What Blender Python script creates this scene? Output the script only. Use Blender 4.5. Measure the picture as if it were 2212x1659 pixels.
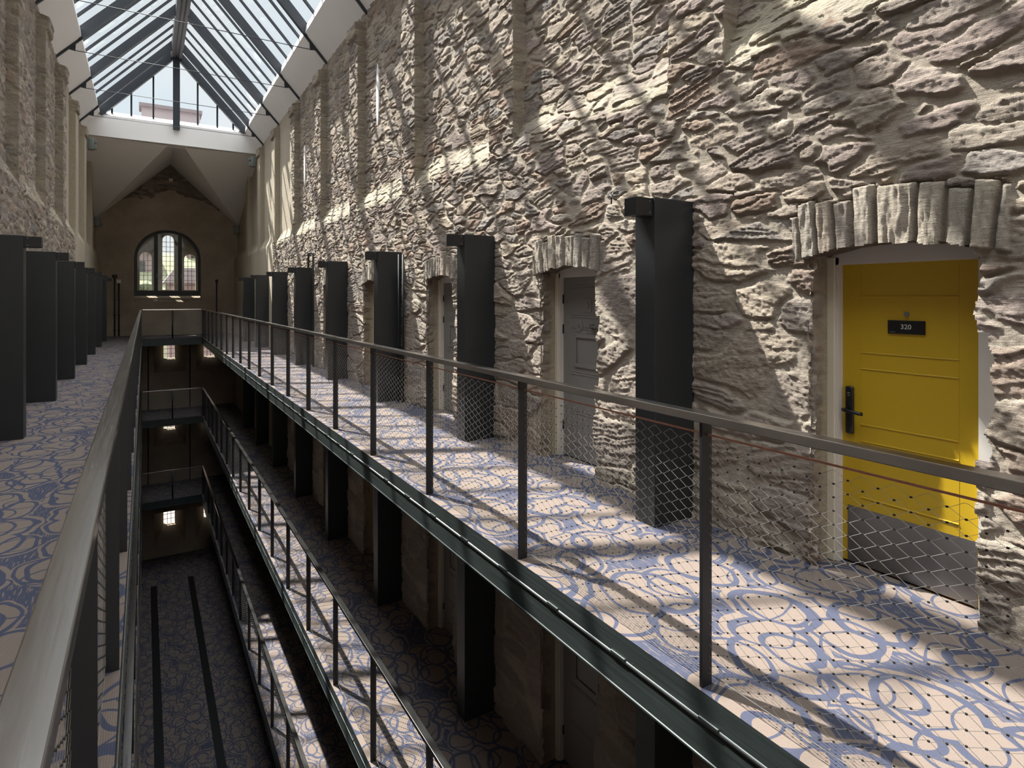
import bpy, bmesh, math, random
import numpy as np
from mathutils import Vector, Matrix, Euler

R_ = math.radians
random.seed(7)
for o in list(bpy.data.objects):
    bpy.data.objects.remove(o, do_unlink=True)
scene = bpy.context.scene
COL = scene.collection

# ------------------------------------------------------------------ camera
EYE = 1.568
cam_d = bpy.data.cameras.new('camera')
cam = bpy.data.objects.new('camera', cam_d)
COL.objects.link(cam)
cam.location = (0, 0, EYE)
cam.rotation_euler = (R_(90), 0, R_(-31.69))
cam_d.sensor_width = 36
cam_d.lens = 20.93
cam_d.shift_y = -0.0852
cam_d.clip_start = 0.02
cam_d.clip_end = 400
scene.camera = cam

# ------------------------------------------------------------------ light
SUN_E, SKY_LOW, SKY_HIGH, EXPO = 14.2, 0.84, 5.8, 0.24
scene.view_settings.view_transform = 'Standard'
scene.view_settings.look = 'None'
scene.view_settings.gamma = 1
scene.view_settings.use_curve_mapping = False
scene.view_settings.exposure = EXPO
LDIR = Vector((0.235, -0.56, -1.0)).normalized()
sun_d = bpy.data.lights.new('sun', 'SUN')
sun_d.energy = SUN_E
sun_d.angle = R_(0.65)
sun_d.color = (1.0, 0.955, 0.88)
sun = bpy.data.objects.new('sun', sun_d)
COL.objects.link(sun)
sun.location = (-5, 40, 60)
sun.rotation_euler = LDIR.to_track_quat('-Z', 'Y').to_euler()
world = bpy.data.worlds.new('sky')
scene.world = world
world.use_nodes = True
wt = world.node_tree
wt.nodes.clear()
w_out = wt.nodes.new('ShaderNodeOutputWorld')
w_bg = wt.nodes.new('ShaderNodeBackground')
w_tc = wt.nodes.new('ShaderNodeTexCoord')
w_sep = wt.nodes.new('ShaderNodeSeparateXYZ')
w_mr = wt.nodes.new('ShaderNodeMapRange')
w_mr.inputs[1].default_value = 0.52
w_mr.inputs[2].default_value = 0.95
w_mr.inputs[3].default_value = SKY_LOW
w_mr.inputs[4].default_value = SKY_HIGH
w_mr.interpolation_type = 'SMOOTHSTEP'
w_noise = wt.nodes.new('ShaderNodeTexNoise')
w_noise.inputs['Scale'].default_value = 3.0
w_noise.inputs['Detail'].default_value = 5
w_ramp = wt.nodes.new('ShaderNodeValToRGB')
w_ramp.color_ramp.elements[0].position = 0.40
w_ramp.color_ramp.elements[0].color = (0.83, 0.90, 0.95, 1)
w_ramp.color_ramp.elements[1].position = 0.62
w_ramp.color_ramp.elements[1].color = (0.97, 0.97, 0.98, 1)
wt.links.new(w_tc.outputs['Generated'], w_sep.inputs[0])
wt.links.new(w_tc.outputs['Generated'], w_noise.inputs['Vector'])
wt.links.new(w_noise.outputs[0], w_ramp.inputs[0])
wt.links.new(w_ramp.outputs[0], w_bg.inputs[0])
wt.links.new(w_sep.outputs[2], w_mr.inputs[0])
wt.links.new(w_mr.outputs[0], w_bg.inputs[1])
wt.links.new(w_bg.outputs[0], w_out.inputs[0])

# ------------------------------------------------------------------ materials
class NT:
    """tiny node-graph helper"""
    def __init__(self, name):
        self.m = bpy.data.materials.new(name)
        self.m.use_nodes = True
        self.t = self.m.node_tree
        self.t.nodes.clear()
        self.out = self.t.nodes.new('ShaderNodeOutputMaterial')
        self._tc = None
    def n(self, kind, **kw):
        nd = self.t.nodes.new('ShaderNode' + kind)
        for k, v in kw.items():
            setattr(nd, k, v)
        return nd
    def put(self, sock, v):
        if hasattr(v, 'is_linked') or isinstance(v, bpy.types.NodeSocket):
            self.t.links.new(v, sock)
        else:
            sock.default_value = v
    def math(self, op, a, b=0.0, c=0.0):
        nd = self.n('Math', operation=op)
        self.put(nd.inputs[0], a); self.put(nd.inputs[1], b); self.put(nd.inputs[2], c)
        return nd.outputs[0]
    def co(self):
        if not self._tc:
            self._tc = self.n('TexCoord')
        return self._tc.outputs['Object']
    def mapping(self, v, scale=(1, 1, 1), loc=(0, 0, 0), rot=(0, 0, 0)):
        nd = self.n('Mapping')
        self.put(nd.inputs[0], v)
        nd.inputs['Scale'].default_value = scale
        nd.inputs['Location'].default_value = loc
        nd.inputs['Rotation'].default_value = rot
        return nd.outputs[0]
    def noise(self, v, scale, detail=4, rough=.55, out=0):
        nd = self.n('TexNoise')
        self.put(nd.inputs['Vector'], v)
        nd.inputs['Scale'].default_value = scale
        nd.inputs['Detail'].default_value = detail
        nd.inputs['Roughness'].default_value = rough
        return nd.outputs[out]
    def ramp(self, f, *stops):
        nd = self.n('ValToRGB')
        self.put(nd.inputs[0], f)
        cr = nd.color_ramp
        while len(cr.elements) < len(stops):
            cr.elements.new(0.5)
        for e, (p, c) in zip(cr.elements, stops):
            e.position = p
            e.color = (c[0], c[1], c[2], 1)
        return nd.outputs[0]
    def mix(self, f, a, b, blend='MIX'):
        nd = self.n('MixRGB', blend_type=blend)
        self.put(nd.inputs[0], f)
        for s, v in ((nd.inputs[1], a), (nd.inputs[2], b)):
            self.put(s, (*v, 1) if isinstance(v, tuple) and len(v) == 3 else v)
        return nd.outputs[0]
    def bump(self, h, strength=.3, dist=.01):
        nd = self.n('Bump')
        self.put(nd.inputs['Height'], h)
        nd.inputs['Strength'].default_value = strength
        nd.inputs['Distance'].default_value = dist
        return nd.outputs[0]
    def bsdf(self, color, rough=.6, metal=0.0, normal=None, spec=None):
        p = self.n('BsdfPrincipled')
        self.put(p.inputs['Base Color'], (*color, 1) if isinstance(color, tuple) and len(color) == 3 else color)
        self.put(p.inputs['Roughness'], rough)
        self.put(p.inputs['Metallic'], metal)
        if spec is not None:
            p.inputs['Specular IOR Level'].default_value = spec
        if normal is not None:
            self.t.links.new(normal, p.inputs['Normal'])
        self.t.links.new(p.outputs[0], self.out.inputs[0])
        return p

def m_paint(name, color, rough=.5, var=.12, scale=6, bump=.04, metal=0.0, spec=None):
    g = NT(name)
    nz = g.noise(g.co(), scale, 5)
    c = g.mix(nz, tuple(x * (1 - var) for x in color), tuple(min(1, x * (1 + var)) for x in color))
    fine = g.noise(g.co(), scale * 20, 3)
    g.bsdf(c, rough, metal, g.bump(fine, bump, .004), spec)
    return g.m

def m_steel(name, color, rough, along=(60, 1.2, 60)):
    g = NT(name)
    br = g.noise(g.mapping(g.co(), along), 6, 4)
    blot = g.noise(g.co(), 3, 4)
    c = g.mix(g.math('MULTIPLY', blot, .6), color, tuple(x * .72 for x in color))
    r = g.math('ADD', g.math('MULTIPLY', br, .16), rough - .08)
    g.bsdf(c, r, 1.0, g.bump(br, .012, .001))
    return g.m

def m_carpet():
    g = NT('oval_carpet')
    co = g.co()
    warp = g.noise(co, 2.2, 2, .5, 1)
    nd = g.n('VectorMath', operation='MULTIPLY_ADD')
    g.put(nd.inputs[0], warp); nd.inputs[1].default_value = (.20, .20, 0); g.put(nd.inputs[2], co)
    wc = nd.outputs[0]
    def ring(scale, off, rot, r0, w, stretch):
        mp = g.mapping(wc, (scale, scale * stretch, 0), off, (0, 0, rot))
        v = g.n('TexVoronoi', voronoi_dimensions='2D', feature='F1')
        g.put(v.inputs['Vector'], mp)
        v.inputs['Scale'].default_value = 1
        v.inputs['Randomness'].default_value = .85
        d = v.outputs['Distance']
        a = g.math('ABSOLUTE', g.math('SUBTRACT', d, r0))
        return d, g.math('LESS_THAN', a, w)
    d1, l1 = ring(2.9, (0, 0, 0), .3, .43, .040, .72)
    d2, l2 = ring(3.4, (3.7, 1.9, 0), -.5, .38, .034, .66)
    d3, l3 = ring(2.5, (9.1, 5.3, 0), .9, .37, .020, 1.3)
    gap = g.math('MULTIPLY', g.math('GREATER_THAN', d1, .56), g.math('GREATER_THAN', d2, .46))
    st = g.noise(g.mapping(co, (110, 9, 1)), 1, 2)
    fill = g.math('MULTIPLY', gap, g.math('LESS_THAN', st, .60))
    line = g.math('MAXIMUM', g.math('MAXIMUM', l1, l2), g.math('MAXIMUM', l3, fill))
    fine = g.noise(co, 220, 2)
    tan = g.mix(fine, (.150, .116, .098), (.226, .178, .151))
    blue = g.mix(fine, (.040, .043, .070), (.080, .086, .128))
    c = g.mix(line, tan, blue)
    rib = g.n('TexWave', bands_direction='X', wave_type='BANDS')
    g.put(rib.inputs['Vector'], co)
    rib.inputs['Scale'].default_value = 38
    rib.inputs['Distortion'].default_value = 1.2
    ribf = rib.outputs['Fac']
    c2 = g.mix(g.math('MULTIPLY', g.math('SUBTRACT', 1.0, ribf), .22), c, (.02, .018, .02), 'MIX')
    g.bsdf(c2, .95, 0, g.bump(g.math('ADD', ribf, fine), .25, .004), .15)
    return g.m

def m_stone():
    g = NT('rubble_stone')
    at = g.n('Attribute', attribute_name='tint')
    co = g.co()
    n1 = g.noise(g.mapping(co, (1, 1, 2.2)), 16, 6, .65)
    n2 = g.noise(co, 95, 4, .7)
    sp = g.noise(co, 260, 2, .6)
    k = g.math('ADD', g.math('MULTIPLY', n1, .55), g.math('ADD', g.math('MULTIPLY', n2, .4), .53))
    c = g.mix(1.0, at.outputs['Color'], k, 'MULTIPLY')
    c = g.mix(g.math('MULTIPLY', g.math('GREATER_THAN', sp, .63), .35), c, (.55, .5, .43))
    n3 = g.noise(g.mapping(co, (1, .22, 1.6)), 48, 6, .68)
    h = g.math('ADD', g.math('ADD', g.math('MULTIPLY', n1, .5), g.math('MULTIPLY', n2, .35)), g.math('ADD', g.math('MULTIPLY', n3, .9), g.math('MULTIPLY', sp, .22)))
    g.bsdf(c, .92, 0, g.bump(h, 1.0, .024), .2)
    return g.m

def m_far_plaster():
    g = NT('old_brown_plaster')
    co = g.co()
    n1 = g.noise(co, .9, 6, .6)
    n2 = g.noise(co, 7, 6, .65)
    c = g.ramp(n1, (.30, (.26, .205, .155)), (.55, (.35, .285, .215)), (.75, (.42, .35, .275)))
    spot = g.math('GREATER_THAN', n2, .635)
    c = g.mix(g.math('MULTIPLY', spot, .7), c, (.33, .29, .235))
    # bare masonry in the gable point
    sep = g.n('SeparateXYZ'); g.put(sep.inputs[0], co)
    z = g.math('ADD', sep.outputs[2], g.math('MULTIPLY', n1, 1.1))
    ax = g.math('ABSOLUTE', g.math('SUBTRACT', sep.outputs[0], .9))
    zz = g.math('SUBTRACT', z, g.math('MULTIPLY', ax, -.35))
    bare = g.math('GREATER_THAN', zz, 6.55)
    v = g.n('TexVoronoi', feature='DISTANCE_TO_EDGE')
    g.put(v.inputs['Vector'], g.mapping(co, (1, 1, 2.6)))
    v.inputs['Scale'].default_value = 3.4
    v2 = g.n('TexVoronoi', feature='F1')
    g.put(v2.inputs['Vector'], g.mapping(co, (1, 1, 2.6)))
    v2.inputs['Scale'].default_value = 3.4
    sv = g.n('SeparateColor'); g.put(sv.inputs[0], v2.outputs['Color'])
    st = g.mix(sv.outputs[0], (.10, .08, .065), (.27, .22, .175))
    st = g.mix(g.math('LESS_THAN', v.outputs['Distance'], .035), st, (.16, .125, .095))
    c = g.mix(bare, c, st)
    h = g.math('ADD', n2, g.math('MULTIPLY', bare, g.math('MULTIPLY', v.outputs['Distance'], 3)))
    g.bsdf(c, .9, 0, g.bump(h, .4, .02), .2)
    return g.m

def m_glass(name, tint=(.93, .96, .97), gloss=.9):
    g = NT(name)
    tr = g.n('BsdfTransparent'); tr.inputs[0].default_value = (*tint, 1)
    gl = g.n('BsdfGlossy'); gl.inputs['Roughness'].default_value = .02
    lw = g.n('LayerWeight'); lw.inputs[0].default_value = .5
    mx = g.n('MixShader')
    g.put(mx.inputs[0], g.math('MULTIPLY', g.math('ADD', g.math('POWER', lw.outputs['Facing'], 5), .05), gloss * .55))
    g.t.links.new(tr.outputs[0], mx.inputs[1])
    g.t.links.new(gl.outputs[0], mx.inputs[2])
    g.t.links.new(mx.outputs[0], g.out.inputs[0])
    return g.m

def m_channel():
    g = NT('green_grey_steel_paint')
    co = g.co()
    st = g.noise(g.mapping(co, (3, .5, 22)), 3, 6, .7)
    sp = g.noise(co, 55, 3)
    c = g.ramp(st, (.3, (.019, .024, .024)), (.7, (.045, .056, .055)))
    c = g.mix(g.math('MULTIPLY', g.math('GREATER_THAN', sp, .72), .5), c, (.22, .23, .22))
    g.bsdf(c, g.math('ADD', g.math('MULTIPLY', st,   .2), .32), .12, g.bump(sp, .06, .003))
    return g.m

M = {}
M['carpet'] = m_carpet()
M['stone'] = m_stone()
M['far'] = m_far_plaster()
M['lightstone'] = m_paint('pale_rough_stone', (.40, .35, .28), .9, .35, 5, .5)  # stone behind the arched window, lightened to stand in for sun in the cavity
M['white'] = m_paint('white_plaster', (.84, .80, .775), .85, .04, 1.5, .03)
M['trim_white'] = m_paint('white_paint', (.60, .56, .52), .55, .05, 4, .03)
M['frame_cream'] = m_paint('cream_paint', (.62, .56, .44), .55, .05, 4, .03)
M['black'] = m_paint('black_powder_coat', (.016, .0178, .0195), .40, .25, 3, .02)
M['lampblack'] = m_paint('lamp_black', (.008, .008, .009), .45, .2, 6, .02)
M['post'] = m_paint('dark_post_paint', (.014, .014, .0155), .42, .25, 9, .03)
M['roofsteel'] = m_paint('roof_steel_paint', (.022, .025, .032), .45, .2, 5, .02)
M['rail'] = m_steel('brushed_handrail', (.62, .60, .58), .19, (40, .7, 40))
M['wire'] = m_steel('stainless_cable', (.78, .76, .74), .30, (1, 1, 1))
M['ferrule'] = m_paint('dark_ferrule', (.02, .018, .017), .5, .2, 20, .0)
M['ropedark'] = m_paint('dull_rope', (.09, .085, .08), .6, .3, 30, .0)
M['copper'] = m_paint('copper_tinted_rope', (.66, .30, .21), .45, .2, 60, .1)
M['channel'] = m_channel()
M['nosing'] = m_steel('worn_steel_nosing', (.34, .36, .36), .42, (4, .6, 4))  # plain grey metal, lighter than the edge beam
M['soffit'] = m_paint('dark_soffit', (.12, .105, .10), .8, .2, 3, .05)
M['yellow'] = m_paint('yellow_door_paint', (.47, .30, .009), .45, .05, 3, .015)
M['greydoor'] = m_paint('grey_door_paint', (.185, .175, .163), .42, .1, 4, .03)
M['kick'] = m_steel('kick_plate_metal', (.27, .265, .265), .42, (60, 60, 1))
M['plate'] = m_paint('black_plastic', (.006, .006, .007), .3, .1, 8, .0)
M['letter'] = m_paint('letter_white', (.62, .62, .60), .6, .02, 8, .0)
M['glass'] = m_glass('roof_glass', (.90, .94, .955), .8)
M['winglass'] = m_glass('window_glass', (.92, .94, .93), .9)
M['lead'] = m_paint('window_lead', (.012, .012, .012), .6, .1, 8, .0)
M['winframe'] = m_paint('dark_window_frame', (.012, .016, .015), .45, .2, 6, .02)
M['greybox'] = m_paint('grey_green_plastic', (.16, .18, .165), .5, .1, 8, .02)
M['pipe'] = m_paint('black_conduit', (.010, .010, .010), .5, .2, 8, .0)
M['grille'] = m_paint('black_floor_inlay', (.004, .004, .004), .6, .2, 8, .0)
M['paving'] = m_paint('pale_paving', (.22, .165, .145), .9, .15, .6, .1)
M['grass'] = m_paint('green_bank', (.150, .150, .085), .95, .35, .5, .3)
M['pinkwall'] = m_paint('pink_render', (.27, .20, .185), .9, .12, 1.2, .1)
M['palestack'] = m_paint('pale_stack_render', (.40, .34, .335), .9, .1, 1.2, .1)
M['slate'] = m_paint('pale_slate_roof', (.24, .20, .20), .8, .15, 1.5, .1)
M['leaf'] = m_paint('shrub_leaf', (.09, .105, .05), .8, .4, 3, .3)

# ------------------------------------------------------------------ mesh helpers
class MB:
    def __init__(self):
        self.v = []; self.f = []; self.mi = []
    def add(self, vs, fs, mi=0):
        o = len(self.v)
        self.v += [tuple(p) for p in vs]
        for f in fs:
            self.f.append(tuple(i + o for i in f)); self.mi.append(mi)
    def box(self, x0, x1, y0, y1, z0, z1, mi=0, bev=0):
        if bev:
            bm = bmesh.new()
            bmesh.ops.create_cube(bm, size=1)
            for v in bm.verts:
                v.co = Vector(((x0 + x1) / 2 + v.co.x * (x1 - x0), (y0 + y1) / 2 + v.co.y * (y1 - y0), (z0 + z1) / 2 + v.co.z * (z1 - z0)))
            bmesh.ops.bevel(bm, geom=list(bm.edges), offset=bev, segments=2, affect='EDGES', profile=.5)
            self.bm(bm, mi)
            return self
        self.add([(x0, y0, z0), (x1, y0, z0), (x1, y1, z0), (x0, y1, z0), (x0, y0, z1), (x1, y0, z1), (x1, y1, z1), (x0, y1, z1)],
                 [(0, 3, 2, 1), (4, 5, 6, 7), (0, 1, 5, 4), (1, 2, 6, 5), (2, 3, 7, 6), (3, 0, 4, 7)], mi)
        return self
    def bm(self, bm, mi=0):
        bm.verts.index_update()
        self.add([v.co.copy() for v in bm.verts], [[v.index for v in f.verts] for f in bm.faces], mi)
        bm.free()
    def quad(self, a, b, c, d, mi=0):
        self.add([a, b, c, d], [(0, 1, 2, 3)], mi); return self
    def tri(self, a, b, c, mi=0):
        self.add([a, b, c], [(0, 1, 2)], mi); return self
    def bar(self, p, q, w, h, up=(0, 0, 1), mi=0):
        """box from p to q, w across, h along up, centred"""
        p = Vector(p); q = Vector(q); d = (q - p).normalized()
        s = d.cross(Vector(up)).normalized(); u = s.cross(d).normalized()
        vs = []
        for b in (p, q):
            for a, c in ((-1, -1), (1, -1), (1, 1), (-1, 1)):
                vs.append(b + s * (a * w / 2) + u * (c * h / 2))
        self.add(vs, [(3, 2, 1, 0), (4, 5, 6, 7), (0, 1, 5, 4), (1, 2, 6, 5), (2, 3, 7, 6), (3, 0, 4, 7)], mi)
        return self
    def tube(self, pts, r, n=8, mi=0, cap=True):
        pts = [Vector(p) for p in pts]
        rings = []
        ref = None
        for i, p in enumerate(pts):
            d = (pts[min(i + 1, len(pts) - 1)] - pts[max(i - 1, 0)]).normalized()
            if ref is None:
                ref = Vector((0, 0, 1)) if abs(d.z) < .9 else Vector((1, 0, 0))
            s = d.cross(ref).normalized(); u = s.cross(d)
            rings.append([p + s * math.cos(2 * math.pi * k / n) * r + u * math.sin(2 * math.pi * k / n) * r for k in range(n)])
        vs = [v for rg in rings for v in rg]
        fs = []
        for i in range(len(pts) - 1):
            for k in range(n):
                fs.append((i * n + k, i * n + (k + 1) % n, (i + 1) * n + (k + 1) % n, (i + 1) * n + k))
        if cap:
            fs.append(tuple(range(n))[::-1])
            fs.append(tuple((len(pts) - 1) * n + k for k in range(n)))
        self.add(vs, fs, mi); return self
    def cyl(self, c, axis, r, h, n=20, mi=0):
        c = Vector(c); a = Vector(axis).normalized()
        return self.tube([c, c + a * h], r, n, mi)
    def prism(self, prof, y0, y1, mi=0):
        """profile of (x,z) extruded along y"""
        n = len(prof)
        vs = [(x, y0, z) for x, z in prof] + [(x, y1, z) for x, z in prof]
        fs = [(i, (i + 1) % n, n + (i + 1) % n, n + i) for i in range(n)]
        fs += [tuple(range(n))[::-1], tuple(range(n, 2 * n))]
        self.add(vs, fs, mi); return self
    def build(self, name, mats, parent=None, smooth=False):
        me = bpy.data.meshes.new(name)
        me.from_pydata(self.v, [], self.f)
        if not isinstance(mats, (list, tuple)):
            mats = [mats]
        for m in mats:
            me.materials.append(M[m] if isinstance(m, str) else m)
        if len(mats) > 1:
            me.polygons.foreach_set('material_index', self.mi)
        if smooth:
            me.polygons.foreach_set('use_smooth', [True] * len(me.polygons))
        me.update()
        return link(name, me, parent)

def link(name, me, parent=None):
    o = bpy.data.objects.new(name, me)
    COL.objects.link(o)
    if parent: o.parent = parent
    return o
def tag(o, label=None, cat=None, group=None, kind=None):
    if label: o['label'] = label
    if cat: o['category'] = cat
    if group: o['group'] = group
    if kind: o['kind'] = kind
    return o
def empty(name, loc=(0, 0, 0), rz=0):
    o = bpy.data.objects.new(name, None)
    COL.objects.link(o)
    o.location = loc; o.rotation_euler = (0, 0, rz)
    o.empty_display_size = .1
    return o
def copy_tree(o, parent=None):
    c = o.copy(); COL.objects.link(c)
    c.parent = parent
    for ch in [x for x in bpy.data.objects if x.parent == o]:
        copy_tree(ch, c)
    return c
def text_mesh(name, body, size, mtx, mat, parent, ex=.0006, align='CENTER'):
    cu = bpy.data.curves.new(name, 'FONT')
    cu.body = body; cu.size = size; cu.extrude = ex
    cu.align_x = align; cu.align_y = 'CENTER'
    tmp = bpy.data.objects.new(name + '_curve', cu)
    COL.objects.link(tmp)
    dg = bpy.context.evaluated_depsgraph_get()
    me = bpy.data.meshes.new_from_object(tmp.evaluated_get(dg))
    bpy.data.objects.remove(tmp, do_unlink=True)
    bpy.data.curves.remove(cu)
    me.transform(mtx)
    me.materials.clear(); me.materials.append(M[mat])
    return link(name, me, parent)

# ------------------------------------------------------------------ dimensions
XL, XR = -1.5, 3.32            # masonry faces of the hall
XC = .9
Y0, YG, YF = -7.0, 22.75, 28.3 # behind the camera, roof gable, far wall
YE = 25.85                     # edge of the end landing
LEV = [0.0, -3.03, -6.06]      # three walkway levels
GZ = -9.09                     # ground
EAVE_X, EAVE_Z, SL = 2.09, 7.34, 1.105   # half width / height of skylight edge, slope
REC = .15                      # depth of the wall recesses
PIL = [2.66 + 2.70 * k for k in range(-3, 9)]
RAFT = [10.7 + 2.79 * n for n in range(-6, 5)]
DOORY = [1.235 + 2.78 * k for k in range(7)]     # near side of each cell door opening
DW = .795
COLY = [2.925 + 2.815 * k for k in range(8)]
LCOLY = [8.405 + 2.815 * k for k in range(7)]
POSTY = [.267 + 1.368 * k for k in range(19)]

# ------------------------------------------------------------------ masonry height field
def hsh(ix, iy, seed):
    a = (ix.astype(np.int64) * 374761393 + iy.astype(np.int64) * 668265263 + seed * 974711) & 0xffffffff
    a = ((a ^ (a >> 13)) * 1274126177) & 0xffffffff
    a = ((a ^ (a >> 16)) * 2246822519) & 0xffffffff
    a = a ^ (a >> 15)
    return ((a & 0xffffff) / 16777216.0).astype(np.float32)
def vnoise(x, y, seed):
    ix = np.floor(x); iy = np.floor(y)
    fx = (x - ix).astype(np.float32); fy = (y - iy).astype(np.float32)
    fx = fx * fx * (3 - 2 * fx); fy = fy * fy * (3 - 2 * fy)
    a = hsh(ix, iy, seed); b = hsh(ix + 1, iy, seed); c = hsh(ix, iy + 1, seed); d = hsh(ix + 1, iy + 1, seed)
    return (a + (b - a) * fx) * (1 - fy) + (c + (d - c) * fx) * fy
def fbm(x, y, seed, o=4):
    s = 0; a = .5
    for i in range(o):
        s = s + a * vnoise(x, y, seed + i * 17); x = x * 2.03; y = y * 2.03; a *= .5
    return s / (1 - .5 ** o)
def sstep(a, b, x):
    t = np.clip((x - a) / (b - a), 0, 1)
    return t * t * (3 - 2 * t)

PALETTE = np.array([(.205, .180, .160), (.170, .145, .140), (.250, .215, .180), (.150, .148, .152), (.290, .250, .200),
                    (.185, .150, .150), (.225, .195, .175), (.140, .125, .120), (.205, .145, .115), (.270, .245, .215)], np.float32) * np.array((1.56, 1.46, 1.36), np.float32)
MORTAR = np.array((.415, .35, .28), np.float32)
PLASTER = np.array((.50, .425, .325), np.float32)

def rubble(u, v, cw, ch, seed):
    """irregular elongated stones: height above the wall face and colour"""
    uw = u + .07 * cw * (fbm(u / cw * 2.5, v / ch * 1.2, seed + 5, 3) - .5) * 2 + .012 * (fbm(u * 40, v * 40, seed + 7, 2) - .5)
    vw = v + .20 * ch * (fbm(u / cw * 1.6, v / ch * 1.0, seed + 6, 3) - .5) * 2 + .012 * (fbm(u * 40 + 9, v * 40, seed + 8, 2) - .5)
    iu = np.floor(uw / cw); iv = np.floor(vw / ch)
    F1 = np.full(u.shape, 9e9, np.float32); F2 = F1.copy()
    B = [np.zeros(u.shape, np.float32) for _ in range(5)]
    for oj in (-2, -1, 0, 1, 2):
        for oi in (-1, 0, 1):
            ci = iu + oi; cj = iv + oj
            r0 = hsh(ci, cj, seed); r1 = hsh(ci, cj, seed + 1); r2 = hsh(ci, cj, seed + 2)
            r3 = hsh(ci, cj, seed + 3); r4 = hsh(ci, cj, seed + 4)
            big = (r0 * 7.3 % 1 > .82)
            sx = cw * (.34 + .42 * r3) * np.where(big, 1.5, 1); sy = ch * (.34 + .34 * r4) * np.where(big, 1.9, 1)
            du = uw - (ci + .5 + (r1 - .5) * .85 + .5 * (cj % 2)) * cw
            dv = vw - (cj + .5 + (r2 - .5) * .85) * ch
            an = (r3 * 5.1 % 1 - .5) * .34
            dv2 = dv - an * du
            t1 = r4 * 3.7 % 1 - .5; t2 = r3 * 9.3 % 1 - .5
            a = np.abs(du) / sx * (1 + .55 * t1 * np.clip(dv2 / sy, -1.4, 1.4)); b = np.abs(dv2) / sy * (1 + .60 * t2 * np.clip(du / sx, -1.4, 1.4))
            a *= a; b *= b; a *= a * a; b *= b * b
            d = np.cbrt(np.sqrt(a + b)).astype(np.float32)
            d = np.where(r0 < .10, 8e9, d)
            new = d < F1
            F2 = np.where(new, F1, np.minimum(F2, d))
            F1 = np.where(new, d, F1)
            for arr, val in zip(B, (r0, du, dv2, sx, sy)):
                arr[new] = val[new] if isinstance(val, np.ndarray) else val
    rid, du, dv, sx, sy = B
    edge = np.minimum((F2 - F1) * .5, 1.95 - F1) * np.minimum(sy, .09)
    mask = sstep(.0045, .0095, edge)
    q1 = rid * 13.7 % 1; q2 = rid * 29.3 % 1; q3 = rid * 53.9 % 1; q4 = rid * 91.1 % 1
    h = .004 + (q1 - .35) * .017 + du * (q2 - .5) * .045 + dv * (q3 - .5) * .10
    # cleavage layers of the slate
    lay = .010 + .022 * q4
    s = (dv + du * (q2 - .5) * .5) / lay + 2.2 * fbm(u * 7, v * 9, seed + 60, 3)
    st = np.floor(s); fr = s - st
    hh = hsh(st, np.floor(rid * 4096), seed + 70)
    hn = hsh(st + 1, np.floor(rid * 4096), seed + 70)
    h += (hh + (hn - hh) * sstep(.86, 1, fr) - .5) * (.004 + .010 * q2)
    h += (fbm(u * 22, v * 34, seed + 80, 4) - .5) * .011 + (fbm(u * 70, v * 90, seed + 84, 2) - .5) * .007
    h -= .004 * (1 - sstep(.0, .016, edge))
    mort = -.009 + .012 * (fbm(u * 5, v * 6, seed + 90, 4) - .45)
    H = mort + mask * (np.maximum(h, mort + .002) - mort)
    pi = np.floor(q3 * len(PALETTE)).astype(int) % len(PALETTE)
    c = (PALETTE[pi] * .62 + PALETTE.mean(0) * .38) * (.80 + .45 * q4)[..., None]
    lm = (.88 + .26 * hsh(st, np.floor(rid * 4096), seed + 71))[..., None]
    c = c * lm
    mcol = MORTAR * (.75 + .45 * fbm(u * 3, v * 3, seed + 95, 4))[..., None]
    c = mcol + (c - mcol) * (mask * .92)[..., None]
    return H, c

def masonry(u, v, y, lower_big, seed):
    shp = u.shape
    H, C = rubble(u, v, .32, .118, seed)
    if lower_big:
        lv = np.where(v > -.3, v, np.where(v > -3.2, v + 3.03, v + 6.06))
        wgt = sstep(.12, -.12, lv - 1.95 + .5 * (fbm(u * 1.3, v * 1.3, seed + 40, 2) - .5))
        H2, C2 = rubble(u, v, .60, .215, seed + 200)
        rough = (fbm(u * 45, v * 45, seed + 210, 3) - .5) * .010
        k = (wgt > .5)
        H = np.where(k, H2 + rough, H)
        C = np.where(k[..., None], (C2 * .7 + np.array((.31, .265, .225), np.float32) * .3), C)
        # upright lintel stones over every cell door
        for lev in (0.0, -3.03):
            for y0 in DOORY:
                yc = y0 + DW / 2
                arch = .055 * (1 - ((y - yc) / (DW / 2 + .1)) ** 2)
                top = 2.09 + arch; bot = 1.80 + arch * .9
                z = v - lev
                fan = (y - yc) * (1 - .22 * (z - 1.8))
                t = (fan + .55) / .112 + 1.1 * (vnoise(y * 5.3, z * 0 + y0 * 3.1, seed + 300) - .5)
                jit = .5 * (vnoise(np.floor(t), np.floor(t) * 0 + y0 * 3, seed + 301) - .5)
                i = np.floor(t); f = t - i
                rr = hsh(i, i * 0 + int(y0 * 10 + lev * 7), seed + 302)
                topi = top + (rr - .5) * .07
                inside = (np.abs(y - yc) < DW / 2 + .13) & (z > bot - .02) & (z < topi)
                e = np.minimum(np.minimum(f, 1 - f) * .112, np.minimum(topi - z, z - bot + .05))
                m = sstep(.004, .016, e)
                hv = .012 + rr * .022 + (fbm(y * 60, z * 9, seed + 303, 3) - .5) * .03
                hl = -.02 + m * (hv + .02)
                cl = (PALETTE[(np.floor(rr * 997).astype(int)) % len(PALETTE)] * .35 + np.array((.36, .315, .26), np.float32) * .65) * (.8 + .4 * rr)[..., None]
                cl = MORTAR * .9 + (cl - MORTAR * .9) * m[..., None]
                H = np.where(inside, hl, H)
                C = np.where(inside[..., None], cl, C)
    return H.astype(np.float32), C.astype(np.float32)

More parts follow.
